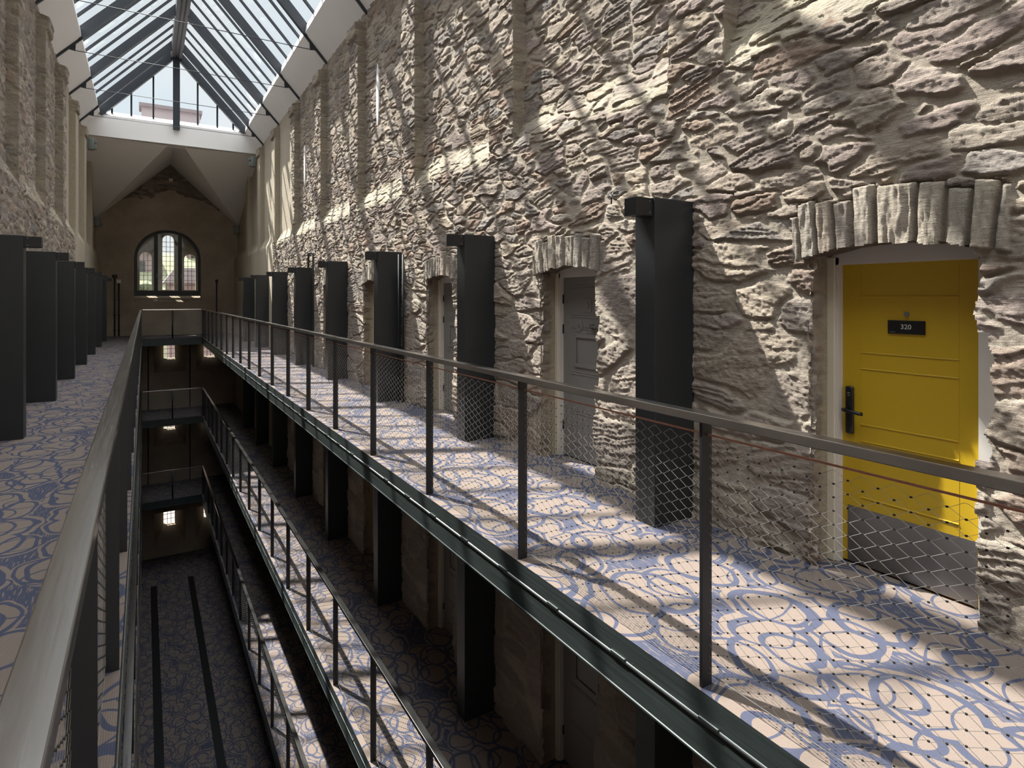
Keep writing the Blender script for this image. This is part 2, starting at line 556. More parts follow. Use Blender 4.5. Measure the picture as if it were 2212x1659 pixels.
def np_mesh(name, parts, mat):
    """parts: list of (P[n,m,3], C[n,m,3], keep[n-1,m-1], flip)"""
    V = []; Fc = []; Cc = []; off = 0
    for P, C, keep, flip in parts:
        n, m = P.shape[:2]
        idx = np.arange(n * m).reshape(n, m) + off
        q = np.stack([idx[:-1, :-1], idx[:-1, 1:], idx[1:, 1:], idx[1:, :-1]], -1)
        if flip: q = q[..., ::-1]
        Fc.append(q[keep].reshape(-1, 4)); V.append(P.reshape(-1, 3)); Cc.append(C.reshape(-1, 3)); off += n * m
    V = np.concatenate(V).astype(np.float32); Fc = np.concatenate(Fc).astype(np.int32); Cc = np.concatenate(Cc)
    used = np.zeros(len(V), bool); used[Fc.ravel()] = True
    remap = np.cumsum(used) - 1
    V = V[used]; Cc = Cc[used]; Fc = remap[Fc].astype(np.int32)
    me = bpy.data.meshes.new(name)
    me.vertices.add(len(V)); me.vertices.foreach_set('co', V.ravel())
    me.loops.add(Fc.size); me.loops.foreach_set('vertex_index', Fc.ravel())
    me.polygons.add(len(Fc))
    me.polygons.foreach_set('loop_start', np.arange(0, Fc.size, 4, dtype=np.int32))
    me.polygons.foreach_set('use_smooth', np.ones(len(Fc), bool))
    me.update(calc_edges=True)
    at = me.attributes.new('tint', 'FLOAT_COLOR', 'POINT')
    at.data.foreach_set('color', np.concatenate([Cc, np.ones((len(Cc), 1))], 1).astype(np.float32).ravel())
    me.materials.append(M[mat])
    return link(name, me)

def steps(*segs):
    out = []
    for a, b, s in segs:
        n = max(1, int(round((b - a) / s)))
        out += list(a + (b - a) * np.arange(n) / n)
    out.append(segs[-1][1])
    return np.array(out)

def side_wall(name, side, yr, zr, seed, plast_up, plast_lo):
    """side=+1 right wall, -1 left wall"""
    ys = list(steps(*yr))
    cols = []      # (Y, recess fraction, facing: 0 hall, 1 -Y, 2 +Y)
    pil = [(p, p + .5) for p in PIL if ys[0] + .1 < p < ys[-1] - .7]
    nside = 10
    prev = ys[0]
    for y in ys:
        for a, b in pil:
            if prev < a <= y:
                cols += [(a, 1 - k / nside, 1) for k in range(nside + 1)]
            if prev < b <= y:
                cols += [(b, k / 3, 2) for k in range(4)]
        inp = any(a < y < b for a, b in pil)
        if not any(abs(y - e) < 1e-4 for ab in pil for e in ab):
            cols.append((y, 0.0 if inp else 1.0, 0))
        prev = y
    yy = np.array([c[0] for c in cols]); rr = np.array([c[1] for c in cols]); fc = np.array([c[2] for c in cols])
    zz = steps(*zr)
    uu = yy + REC * np.concatenate([[0], np.cumsum(np.abs(np.diff(rr)))])
    u, v = np.meshgrid(uu, zz); y, _ = np.meshgrid(yy, zz)
    u = u.astype(np.float32); v = v.astype(np.float32); y = y.astype(np.float32)
    wob = .10 * (fbm(y * .9, v * .9, seed + 11, 3) - .5)
    sid = sstep(3.08, 3.50, v + wob)
    spread = np.array([(c[1] if c[2] == 2 else 1 - c[1]) * .002 if c[2] else 0 for c in cols], np.float32)
    y = y + spread[None, :] * (1 - sid)
    dep = REC * sid
    u = np.where(v + wob > 3.10, u, y)
    H, C = masonry(u + (0 if side > 0 else 40), v, y, side > 0, seed)
    rf = np.where(v > 6.60, np.maximum(rr[None, :], sstep(6.60, 6.64, v)), rr[None, :])
    cap = .05 * sstep(6.33, 6.36, v) * sstep(6.62, 6.60, v) * (1 - rf)
    # the sloping ledges are coloured paler than the stones, in patches
    ledge = sstep(3.05, 3.15, v + wob) * sstep(3.52, 3.42, v + wob) * rf
    ledge = ledge * sstep(.3, .6, fbm(y * 2, v * 3, seed + 12, 3))
    C = C + (np.array((.50, .44, .33), np.float32) - C) * (.75 * ledge)[..., None]
    wob2 = 1.0 * (fbm(y * .5 + 3, v * .8, seed + 13, 4) - .5)
    edge = np.where(v > 3.2, plast_up, plast_lo) + wob2
    pm = sstep(-.02, .02, y - edge)
    capz = sstep(6.28, 6.30, v) * (1 - rr[None, :])
    pm = pm * (1 - capz)
    pc = PLASTER * (.82 + .34 * fbm(y * 1.1, v * .7, seed + 14, 4))[..., None]
    H = H * (1 - pm) + pm * (.012 + .006 * (fbm(y * 3, v * 3, seed + 15, 3) - .5))
    C = C * (1 - pm)[..., None] + pc * pm[..., None]
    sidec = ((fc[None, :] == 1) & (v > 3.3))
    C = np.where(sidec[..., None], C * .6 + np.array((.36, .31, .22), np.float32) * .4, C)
    # quoins / pilaster arrises break up less on the plastered part
    f = fc[None, :]
    hx = np.where(f == 0, H, H * (1 - sid)) + cap
    hy = np.where(f == 1, H * .55 * sid, 0)
    X = (XR if side > 0 else -XL) + rf * dep - hx
    P = np.stack([X * side, y - hy, v], -1)
    keep = np.ones((P.shape[0] - 1, P.shape[1] - 1), bool)
    parts = []
    if side > 0:
        yc_ = (y[:-1, :-1] + y[1:, 1:]) / 2; zc_ = (v[:-1, :-1] + v[1:, 1:]) / 2
        for lev in (0.0, -3.03):
            for k, y0 in enumerate(DOORY):
                y1 = y0 + DW; ym = y0 + DW / 2
                rn = .05 * (vnoise(zc_ * 14, zc_ * 0 + k, 77) - .62) - .05 * ((zc_ - lev > .80) & (zc_ - lev < 1.40))
                ln = .035 * (vnoise(zc_ * 11, zc_ * 0 + k + 9, 78) - .5) - .012
                head = lev + 1.80 + .05 * (1 - ((yc_ - ym) / (DW / 2)) ** 2) + .02 * (vnoise(yc_ * 16, yc_ * 0 + k, 79) - .5)
                keep &= ~((yc_ > y0 + rn) & (yc_ < y1 + ln) & (zc_ > lev - .02) & (zc_ < head))
                # reveals
                dz = .014 if lev == 0 and k < 4 else .05
                zs = steps((lev - .01, lev + 1.88, dz)); xs = steps((3.305, 3.60, dz))
                gx, gz = np.meshgrid(xs, zs); gx = gx.astype(np.float32); gz = gz.astype(np.float32)
                hj, cj = rubble(gx * 1.4 + 7 * k, gz, .30, .13, seed + 400)
                inner = sstep(3.40, 3.46, gx + .03 * (fbm(gz * 3, gx * 3, 80, 3) - .5))
                pl = np.array((.44, .375, .275), np.float32) * (.85 + .3 * fbm(gx * 6, gz * 3, 81, 3))[..., None]
                cj = (cj * .85 + pl * .15) * (1 - inner)[..., None] + pl * inner[..., None]
                hj = np.clip(hj * 1.6, -.022, .006) * (1 - inner) - .004
                parts.append((np.stack([gx, y1 + .022 - hj - .012, gz], -1), cj, np.ones((len(zs) - 1, len(xs) - 1), bool), True))
                parts.append((np.stack([gx + .05, y0 - .10 + hj * .3, gz], -1), pl, np.ones((len(zs) - 1, len(xs) - 1), bool), False))
                ysf = steps((y0 - .03, y1 + .03, .03)); gy, gx2 = np.meshgrid(ysf, xs)
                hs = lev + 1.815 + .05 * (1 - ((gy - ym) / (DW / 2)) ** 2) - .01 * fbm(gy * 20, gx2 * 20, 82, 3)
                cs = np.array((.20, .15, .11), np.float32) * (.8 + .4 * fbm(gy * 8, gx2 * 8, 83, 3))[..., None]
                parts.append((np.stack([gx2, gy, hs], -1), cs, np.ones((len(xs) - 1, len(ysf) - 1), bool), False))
    parts.insert(0, (P, C, keep, side < 0))
    # solid back of the wall
    xb = (3.70 if side > 0 else 1.88) * side
    bp = np.array([[(xb, Y0, GZ), (xb, YF + .6, GZ)], [(xb, Y0, 6.9), (xb, YF + .6, 6.9)]], np.float32)
    parts.append((bp, np.tile(MORTAR, (2, 2, 1)), np.ones((1, 1), bool), side < 0))
    return np_mesh(name, parts, 'stone')

wr = side_wall('wall_right', 1,
               [(Y0, .2, .12), (.2, .9, .03), (.9, 3.4, .008), (3.4, 5.6, .011), (5.6, 9.2, .017), (9.2, 17, .028), (17, 23, .035), (23, YF, .06)],
               [(GZ, -3.05, .12), (-3.05, -.02, .024), (-.02, 4.2, .008), (4.2, 6.9, .014)], 100, 16.45, 19.0)
tag(wr, 'right wall of pale rubble stone with recesses between pilasters', 'wall', kind='structure')
wl = side_wall('wall_left', -1,
               [(Y0, 6, .12), (6, 8.5, .05), (8.5, 17, .024), (17, YF, .06)],
               [(GZ, -.1, .15), (-.1, 2.0, .04), (2.0, 6.9, .022)], 500, 17.0, 18.6)
tag(wl, 'left wall of brown rubble stone with pilasters in shade', 'wall', kind='structure')

# wall behind the camera, ground floor
b = MB(); b.quad((-1.9, Y0, GZ), (3.72, Y0, GZ), (3.72, Y0, 10), (-1.9, Y0, 10))
tag(b.build('wall_near', 'white'), 'plain end wall behind the viewer', 'wall', kind='structure')
b = MB(); b.box(-1.9, 3.72, Y0, YF + .6, GZ - .2, GZ)
fl = b.build('floor', 'carpet')
tag(fl, 'dark oval patterned carpet on the ground level at the bottom of the atrium', 'floor', kind='structure')
for (xa, xb2, ye, lab) in ((.19, .39, 25.55, 'left of two black strips let into the ground level carpet'), (1.40, 1.59, 25.75, 'right of two black strips let into the ground level carpet')):
    b = MB(); b.box(xa, xb2, 2, ye, GZ - .01, GZ + .006)
    tag(b.build('floor_strip', 'grille'), lab, 'floor strip', 'black strips in the ground floor')

# ------------------------------------------------------------------ far wall with windows
def loop_arch(xc, w, z0, zs, n=20):
    r = w / 2
    pts = [(xc - r, z0), (xc + r, z0)]
    pts += [(xc + r * math.cos(a), zs + r * math.sin(a)) for a in [math.pi * k / n for k in range(n + 1)]]
    return pts
def loop_rect(x0, x1, z0, z1): return [(x0, z0), (x1, z0), (x1, z1), (x0, z1)]
def fill(b, loops, y, mi=0):
    bm = bmesh.new()
    for lp in loops:
        vs = [bm.verts.new((x, y, z)) for x, z in lp]
        for i in range(len(vs)):
            bm.edges.new((vs[i], vs[(i + 1) % len(vs)]))
    bmesh.ops.triangle_fill(bm, use_beauty=True, use_dissolve=False, edges=list(bm.edges))
    b.bm(bm, mi)
def strip(b, la, ya, lb, yb, mi=0):
    n = len(la)
    b.add([(x, ya, z) for x, z in la] + [(x, yb, z) for x, z in lb],
          [(i, (i + 1) % n, n + (i + 1) % n, n + i) for i in range(n)], mi)
YB = 29.32
big_front = loop_arch(.84, 2.40, 1.36, 3.14)
big_back = loop_arch(.84, 2.40, 1.70, 3.14)
SMALL = []
for zb in (-1.06, -4.06, -8.13):
    for xc in (-.62, .90, 2.42):
        SMALL.append((xc, zb))
fronts = [loop_rect(x - .56, x + .56, z - .48, z + .85) for x, z in SMALL]
backs = [loop_rect(x - .21, x + .21, z, z + .60) for x, z in SMALL]
LANC = [(.045, .43, 1.86, 3.44), (.865, .43, 1.86, 4.20), (1.68, .44, 1.86, 3.41)]
lanc = [loop_arch(x, w, z0, zt - w / 2, 12) for x, w, z0, zt in LANC]
b = MB()
fill(b, [loop_rect(-1.9, 3.72, GZ, 7.3), big_front] + fronts, YF)
strip(b, big_front, YF, big_back, YB)
for f_, k_ in zip(fronts, backs):
    strip(b, f_, YF, k_, YB)
fill(b, [big_back] + lanc, YB, 1)
for lp in lanc:
    strip(b, lp, YB, lp, YB + .28, 1)
for k_ in backs:
    strip(b, k_, YB, k_, YB + .28)
fill(b, [loop_rect(-1.9, 3.72, GZ, 7.3)] + lanc + backs, YB + .28)
tag(b.build('wall_far', ['far', 'lightstone']), 'dark brown plastered end wall with an arched window and bare stone at its point', 'wall', kind='structure')

# big arched inner window
w1 = empty('window_1', (.84, 28.78, 1.65))
tag(w1, 'arched three light window with a dark frame in the brown end wall', 'window', kind='structure')
YW = 28.78
def rel(o_, mb): # shift mesh to its parent's origin
    mb.v = [(x - o_[0], y - o_[1], z - o_[2]) for x, y, z in mb.v]; return mb
og = (.84, YW, 1.65)
b = MB()
oa = loop_arch(.84, 2.40, 1.62, 3.14, 28); ia = loop_arch(.84, 2.18, 1.82, 3.14, 28)
n_ = len(oa)
for y_, fl_ in ((YW - .03, 0), (YW + .05, 1)):
    b.add([(x, y_, z) for x, z in oa] + [(x, y_, z) for x, z in ia], [(i, (i + 1) % n_, n_ + (i + 1) % n_, n_ + i) for i in range(n_)])
strip(b, oa, YW - .03, oa, YW + .05); strip(b, ia, YW - .03, ia, YW + .05)
b.box(-.40, 2.06, YW - .06, YW + .02, 1.60, 1.74)
rel(og, b).build('frame', 'winframe', w1)
for xm in (.405, 1.275):
    b = MB(); b.box(xm - .07, xm + .07, YW - .035, YW + .045, 1.74, 3.14 + math.sqrt(1.12 ** 2 - (xm - .84) ** 2))
    ml = rel(og, b).build('mullion', 'winframe', w1)
    b = MB(); b.box(xm + .03, xm + .05, YW - .07, YW - .035, 2.35, 2.52); rel(og, b).build('window_handle', 'greybox', ml)
b = MB(); fill(b, [loop_arch(.84, 2.2, 1.80, 3.14, 24)], YW + .012)
rel(og, b).build('glass_pane', 'winglass', w1)
# lancets and small windows in the outer skin
def leaded(name, lp, x0, x1, z0, z1, ncol, dz, label):
    o = empty(name, ((x0 + x1) / 2, YB + .12, z0))
    tag(o, label, 'window', kind='structure')
    og_ = ((x0 + x1) / 2, YB + .12, z0)
    b = MB(); fill(b, [lp], YB + .12); rel(og_, b).build('glass_pane', 'winglass', o)
    b = MB()
    def ztop(x):
        if len(lp) == 4: return z1
        r = (x1 - x0) / 2; return z1 - r + math.sqrt(max(0, r * r - (x - (x0 + x1) / 2) ** 2))
    for i in range(1, ncol):
        x = x0 + (x1 - x0) * i / ncol; b.box(x - .009, x + .009, YB + .105, YB + .125, z0, ztop(x))
    z = z0 + dz
    while z < z1 - .05:
        b.box(x0, x1, YB + .105, YB + .125, z - .008, z + .008) if z < z1 - (x1 - x0) / 2 or len(lp) == 4 else None
        z += dz
    rel(og_, b).build('lead_grid', 'lead', o)
nm = 2
for (x, w, z0, zt), lp, pos in zip(LANC, lanc, ('left', 'middle and tallest', 'right')):
    leaded('window_%d' % nm, lp, x - w / 2, x + w / 2, z0, zt, 3, .205, '%s round headed leaded light behind the arched window' % pos); nm += 1
for (x, z), lp in zip(SMALL, backs):
    lv = {-1.06: 'first lower level', -4.06: 'second lower level', -8.13: 'ground level'}[z]
    ps = {-.62: 'left', .90: 'middle', 2.42: 'right'}[x]
    leaded('window_%d' % nm, lp, x - .21, x + .21, z, z + .6, 3, .2, 'small leaded window in a deep splay on the %s, %s of three' % (lv, ps)); nm += 1
    b = MB(); strip(b, loop_rect(x - .27, x + .27, z - .06, z + .66), 0, loop_rect(x - .21, x + .21, z, z + .6), 0)
    b.v = [(p[0], YB - .02, p[2]) for p in b.v]
    t_ = b.build('trim_%d' % (nm - 4), 'lead'); tag(t_, 'dark surround of the small window on the %s, %s of three' % (lv, ps), 'trim', kind='structure')

# ------------------------------------------------------------------ roof: white slopes, beam, end ceiling
xw = EAVE_X + (REC + .012) + (XR - XC - EAVE_X)        # distance from centre to recess face
def slope_z(dx): return EAVE_Z - (dx - EAVE_X) * SL
NR = Vector((SL, 0, 1)).normalized()                    # outward normal of the right slope
for s, nm_, lab in ((1, 'ceiling', 'white sloping ceiling strip between right stone wall and skylight'), (-1, 'ceiling', 'white sloping ceiling strip between left stone wall and skylight')):
    b = MB()
    d0, d1 = EAVE_X, 2.86
    p = [(XC + s * d0, slope_z(d0)), (XC + s * d1, slope_z(d1)), (XC + s * (d1 + .12), slope_z(d1) + .25), (XC + s * (d0 + .19), EAVE_Z + .30), (XC + s * (d0 + .02), EAVE_Z + .16)]
    b.prism(p, Y0, YG + .1)
    tag(b.build(nm_, 'white'), lab, 'ceiling', kind='structure')
b = MB()
b.prism([(-1.7, 6.62), (3.5, 6.62), (3.5, 7.30), (-1.7, 7.30)], YG - .06, YG + .5)
b.add([(-1.30, YG - .06, 7.30), (3.10, YG - .06, 7.30), (3.10, YG + .2, 7.48), (-1.30, YG + .2, 7.48), (-1.30, YG + .5, 7.48), (3.10, YG + .5, 7.48)],
      [(0, 1, 2, 3), (3, 2, 5, 4)])
tag(b.build('trim_1', 'white'), 'white beam across the hall under the glazed gable', 'beam', kind='structure')
b = MB()
A_, Cc = -1.72, 3.54
RZ = 6.90
Bl, Br = (XC - .24, YG + .1, 6.60), (XC + .24, YG + .1, 6.60)
Rr = (XC, YG + .1, RZ); Ff = (XC, YF, 7.02)
CL, CR = (A_, YF, 4.55), (Cc, YF, 4.55)
WL, WR_ = (A_, YG + .1, 6.62), (Cc, YG + .1, 6.62)
b.tri(CL, Bl, WL); b.tri(CR, WR_, Br)
b.tri(CL, Ff, Rr); b.tri(CL, Rr, Bl); b.tri(CR, Rr, Ff); b.tri(CR, Br, Rr)
tag(b.build('ceiling', 'white'), 'white folded ceiling behind the beam, pointed against the end wall', 'ceiling', kind='structure')
b = MB(); b.quad((-1.9, YG + .3, 7.4), (3.72, YG + .3, 7.4), (3.72, YF + .7, 7.2), (-1.9, YF + .7, 7.2))
tag(b.build('ceiling', 'slate'), 'low roof beyond the glazed gable', 'ceiling', kind='structure')

# skylight
sk = empty('skylight', (XC, 8, EAVE_Z))
tag(sk, 'pitched glass skylight with dark steel rafters over the whole atrium', 'skylight')
SO = (XC, 8, EAVE_Z)
RIDGE = EAVE_Z + EAVE_X * SL
def on(s, dx, off): # point on the slope, off = distance above the white plane
    n = Vector((s * SL, 0, 1)).normalized()
    return Vector((XC + s * dx, 0, slope_z(dx))) + n * off
for s in (1, -1):
    n = Vector((s * SL, 0, 1)).normalized()
    for yr in RAFT:
        b = MB()
        for dx0, dx1, lo, hi, w in ((.0, EAVE_X + .05, -.03, .17, .11), (EAVE_X, 2.66, -.045, .02, .05)):
            p = on(s, dx0, (lo + hi) / 2); q = on(s, dx1, (lo + hi) / 2)
            p.y = q.y = yr
            b.bar(p, q, w, hi - lo, n)
        rel(SO, b).build('rafter', 'roofsteel', sk)
        b = MB()
        p0 = on(s, 2.20, -.03); pz = slope_z(2.20) - .12
        b.add([(XC + s * 2.19, yr - .012, slope_z(2.19) - .04), (XC + s * 2.34, yr - .012, slope_z(2.34) - .04), (XC + s * 2.20, yr - .012, slope_z(2.34) - .06),
               (XC + s * 2.19, yr + .012, slope_z(2.19) - .04), (XC + s * 2.34, yr + .012, slope_z(2.34) - .04), (XC + s * 2.20, yr + .012, slope_z(2.34) - .06)],
              [(0, 1, 2), (5, 4, 3), (0, 3, 4, 1), (1, 4, 5, 2), (2, 5, 3, 0)])
        rel(SO, b).build('tie_bracket', 'roofsteel', sk)
    ends = RAFT + [YG - .05]
    for i in range(len(ends) - 1):
        a, c = ends[i], ends[i + 1]
        nb = 3 if c - a > 2 else 1
        for k in range(1, nb + 1):
            yb = a + (c - a) * k / (nb + 1)
            p = on(s, .05, .142); q = on(s, EAVE_X + .03, .142); p.y = q.y = yb
            b = MB(); b.bar(p, q, .045, .055, n); rel(SO, b).build('glazing_bar', 'roofsteel', sk)
    for a, c in zip([Y0] + RAFT, RAFT + [YG]):
        p, q = on(s, -.02, .175), on(s, EAVE_X + .12, .175)
        b = MB(); b.quad((p.x, a, p.z), (p.x, c, p.z), (q.x, c, q.z), (q.x, a, q.z)); rel(SO, b).build('glass_pane', 'glass', sk)
b = MB(); b.box(XC - .16, XC + .16, Y0, YG, RIDGE - .20, RIDGE + .12)
rb = rel(SO, b).build('ridge_beam', 'roofsteel', sk)
for dx in (-.045, .06):
    b = MB(); b.tube([(XC + dx, Y0 + .1, RIDGE - .225), (XC + dx, YG - .2, RIDGE - .225)], .014, 8); rel(SO, b).build('conduit', 'grille', rb, True)
for yr in RAFT:
    b = MB(); z_ = slope_z(2.34) - .05
    b.tube([(XC - 2.20, yr, z_), (XC + 2.20, yr, z_)], .008, 6); rel(SO, b).build('tie_cable', 'grille', sk, True)
for s in (1, -1): # gable frame
    n = Vector((s * SL, 0, 1)).normalized()
    p = on(s, -.02, .03); q = on(s, EAVE_X + .02, .03); p.y = q.y = YG - .02
    b = MB(); b.bar(p, q, .16, .24, n); rel(SO, b).build('gable_rafter', 'roofsteel', sk)
for xm in (-.88, -.36, .25, 1.54, 2.14, 2.64):
    dx = abs(xm - XC); b = MB(); b.box(xm - .026, xm + .026, YG + .06, YG + .15, 7.42, slope_z(dx) + .1); rel(SO, b).build('gable_mullion', 'roofsteel', sk)
b = MB(); b.box(XC - .10, XC + .10, YG - .22, YG - .08, 7.10, RIDGE - .1); rel(SO, b).build('king_post', 'roofsteel', sk)
b = MB(); b.tri((XC - EAVE_X - .2, YG + .12, 7.36), (XC + EAVE_X + .2, YG + .12, 7.36), (XC, YG + .12, RIDGE + .2)); rel(SO, b).build('gable_glass', 'glass', sk)
b = MB(); b.tri((XC - 2.4, Y0 + .01, 7.3), (XC + 2.4, Y0 + .01, 7.3), (XC, Y0 + .01, RIDGE + .2)); rel(SO, b).build('end_panel', 'white', sk)

# ------------------------------------------------------------------ walkways
ORD = ['top', 'middle', 'lower']
def edge_profile(s):
    """edge beam section in x (measured from the hall side, s=+1 for the right walkway)"""
    p = [(0, -.001), (0, -.137), (0, -.255), (-.004, -.258), (-.004, -.266), (.11, -.266), (.11, -.014), (.004, -.014)]
    return p
for li, lz in enumerate(LEV):
    for s, xe, xwall, nm_ in ((1, 1.885, 3.62, 'right'), (-1, -.085, -1.8, 'left')):
        lv = ORD[li]
        w = empty('walkway', (xe, 0, lz))
        tag(w, {'right': 'carpeted steel walkway along the right stone wall on the %s level',
                'left': 'carpeted steel walkway along the left wall on the %s level'}[nm_] % lv, 'walkway', 'walkways around the atrium')
        b = MB()
        x0, x1 = sorted((xe + s * .001, xwall))
        b.box(x0 - xe, x1 - xe, Y0, YF, -.012, 0)
        c = b.build('carpet', 'carpet', w); 
        b = MB(); x0, x1 = sorted((s * .11, xwall - xe)); b.box(x0, x1, Y0, YF, -.26, -.014); b.build('deck', 'soffit', w)
        b = MB(); pr = [(s * x, z) for x, z in edge_profile(s)]
        b.prism(pr if s > 0 else pr[::-1], Y0, YE + .0)
        eb = b.build('edge_beam', 'channel', w)
        b = MB(); b.tube([(s * .006, Y0, -.118), (s * .006, YE, -.118)], .0125, 14); b.build('nosing', 'nosing', eb, True)
        if s > 0 and li < 2:
            for k in range(26):
                y = 1.58 + .524 * k
                b = MB(); b.box(-.010, .001, y - .05, y + .05, -.113, -.098, bev=.004); b.build('clip', 'channel', eb)
    w = empty('walkway', (XC, YE, lz))
    tag(w, 'carpeted end landing against the far wall on the %s level' % ORD[li], 'walkway', 'walkways around the atrium')
    b = MB(); b.box(-.978, .978, 0, YF - YE, -.012, 0); b.build('carpet', 'carpet', w)
    b = MB(); b.box(-.978, .978, .11, YF - YE, -.26, -.014); b.build('deck', 'soffit', w)
    b = MB(); pr = edge_profile(1); n_ = len(pr)
    vs = [(-.978, x, z) for x, z in pr] + [(.978, x, z) for x, z in pr]
    b.add(vs, [(i, (i + 1) % n_, n_ + (i + 1) % n_, n_ + i) for i in range(n_)]); b.build('edge_beam', 'channel', w)

# ------------------------------------------------------------------ railings
HX, HZ = .0465, .0224
def net_mesh(length, name):
    """diamond cable net in the local YZ plane, from z=.055 to 1.0"""
    nj = int(length / HX); hx = length / nj
    nk = int((1.005 - .055) / HZ)
    rad = .00085
    V = []; Fs = []; mi = []
    tri = [(rad * math.cos(a), rad * math.sin(a)) for a in (math.pi / 2, math.pi * 7 / 6, math.pi * 11 / 6)]
    for k in range(nk):
        pts = []
        for j in range(nj + 1):
            z = .055 + HZ * (k + ((j + k) & 1)); y = j * hx
            if j > 0: pts.append((y - .005, z))
            if j < nj: pts.append((y + .005, z))
        o = len(V)
        for y, z in pts:
            for a, c in tri: V.append((a, y, z + c))
        for i in range(len(pts) - 1):
            for q in range(3):
                r = (q + 1) % 3
                Fs.append((o + i * 3 + q, o + i * 3 + r, o + i * 3 + 3 + r, o + i * 3 + 3 + q)); mi.append(0)
    e, f = .0030, .0024
    for k in range(1, nk):
        for j in range(1, nj):
            if (j + k) & 1: continue
            z = .055 + HZ * k; y = j * hx; o = len(V)
            for dx in (-f, f):
                for dy, dz in ((-e, -f), (e, -f), (e, f), (-e, f)): V.append((dx, y + dy, z + dz))
            for q in ((0, 1, 2, 3), (7, 6, 5, 4), (0, 4, 5, 1), (1, 5, 6, 2), (2, 6, 7, 3), (3, 7, 4, 0)):
                Fs.append(tuple(o + i for i in q)); mi.append(1)
    me = bpy.data.meshes.new(name)
    me.from_pydata(V, [], Fs)
    me.materials.append(M['wire']); me.materials.append(M['ferrule'])
    me.polygons.foreach_set('material_index', mi)
    return me
NETL = 1.368 - .016
net_me = net_mesh(NETL, 'net_panel')
net_end = net_mesh(.96, 'net_panel_end')
RT = 1.101
def side_rail(s, lz, label):
    """s=+1: right railing; local x grows towards the walkway"""
    xr = 1.905 if s > 0 else -.095
    ra, rb = (.020, .038) if s > 0 else (.010, .048)
    nx = .030 if s > 0 else .042
    r = empty('railing', (xr, 0, lz))
    tag(r, label, 'railing', 'railings around the atrium')
    b = MB(); x0, x1 = sorted((-s * ra, s * rb)); b.box(x0, x1, -6.5, YE + .03, RT - .036, RT, bev=.003)
    b.build('handrail', 'rail', r)
    ys = [POSTY[0] - 1.368 * k for k in (3, 2, 1)] + POSTY + [YE]
    if s < 0: pass
    pm = None
    for y in ys:
        if pm is None:
            b = MB(); x0, x1 = sorted((s * -.005, s * .052)); b.box(x0, x1, -.0075, .0075, 0, RT - .036, bev=.0012)
            po = b.build('post', 'post', r); pm = po.data
        else:
            po = link('post', pm, r)
        po.location = (0, y, 0)
    for y in ys[:-2]:
        p = link('net_panel', net_me, r); p.location = (s * nx, y + .008, 0)
    for z, rad, mt, nm_ in ((1.012, .0042, 'copper', 'top_rope'), (.052, .0018, 'ropedark', 'bottom_rope')):
        pts = []
        for y in np.arange(-6.4, YE, .342): pts.append((s * nx, float(y), z))
        b = MB(); b.tube(pts, rad, 6); b.build(nm_, mt, r, True)
    return r
for li, lz in enumerate(LEV):
    side_rail(1, lz, ['steel railing with cable net along the right walkway, topmost, before the yellow door',
                      'steel railing with cable net along the right walkway one level down',
                      'steel railing with cable net along the right walkway two levels down'][li])
    side_rail(-1, lz, ['steel railing along the left walkway, top level, nearest the viewer',
                       'steel railing along the left walkway one level down', 'steel railing along the left walkway two levels down'][li])
    r = empty('railing', (XC, YE + .02, lz))
    tag(r, ['short railing across the end landing on the top level', 'short railing across the end landing one level down', 'short railing across the end landing two levels down'][li], 'railing', 'railings around the atrium')
    b = MB(); b.box(-.96, .96, -.03, .03, RT - .036, RT, bev=.003); b.build('handrail', 'rail', r)
    b = MB(); b.tube([(0, 0, 0), (0, 0, RT - .03)], .027, 10)
    po = b.build('post', 'post', r, True)
    for z in (.06, .55, 1.03):
        b = MB(); b.tube([(-.06, 0, z), (.06, 0, z)], .012, 8); b.build('cable_clamp', 'wire', po, True)
    for y in (-.96, 0):
        p = link('net_panel', net_end, r); p.rotation_euler = (0, 0, -math.pi / 2); p.location = (y, .0, 0)
    for z, rad, mt, nm_ in ((1.012, .0042, 'copper', 'top_rope'), (.052, .0018, 'ropedark', 'bottom_rope')):
        b = MB(); b.tube([(-.98, 0, z), (.98, 0, z)], rad, 6); b.build(nm_, mt, r, True)

# ------------------------------------------------------------------ boxed columns and lamps
N8 = ['first', 'second', 'third', 'fourth', 'fifth', 'sixth', 'seventh', 'eighth']
def make_column(s):
    c = empty('boxed_column', (0, 0, 0))
    L = .378 + .02
    b = MB(); x0, x1 = sorted((0, s * L)); b.box(x0, x1, 0, .187, 0, 2.243, bev=.002)
    b.build('casing', 'black', c)
    b = MB(); b.tube([(-s * .001, .12, .13), (s * .002, .12, .13)], .018, 16); b.build('socket_hole', 'plate', c)
    return c
def make_lamp(s):
    l = empty('wall_lamp', (0, 0, 0))
    b = MB(); x0, x1 = sorted((-s * .14, s * 0.012)); b.box(x0 if s > 0 else x0 + 0, x1, -.06, .06, 0, .12, bev=.002); b.build('housing', 'lampblack', l)
    b = MB(); b.tube([(-s * .07, 0, .002), (-s * .07, 0, -.006)], .046, 24); b.build('lens', 'winglass', l)
    for z in (.022, .098):
        b = MB(); b.tube([(-s * .02, -.0615, z), (-s * .02, -.059, z)], .0035, 8); b.build('screw', 'wire', l)
    return l
colR, lampR, colL, lampL = make_column(1), make_lamp(1), make_column(-1), make_lamp(-1)
used = set()
def place(proto, loc, label, cat, group):
    o = proto if proto.name not in used else copy_tree(proto)
    used.add(proto.name)
    o.location = loc
    return tag(o, label, cat, group)
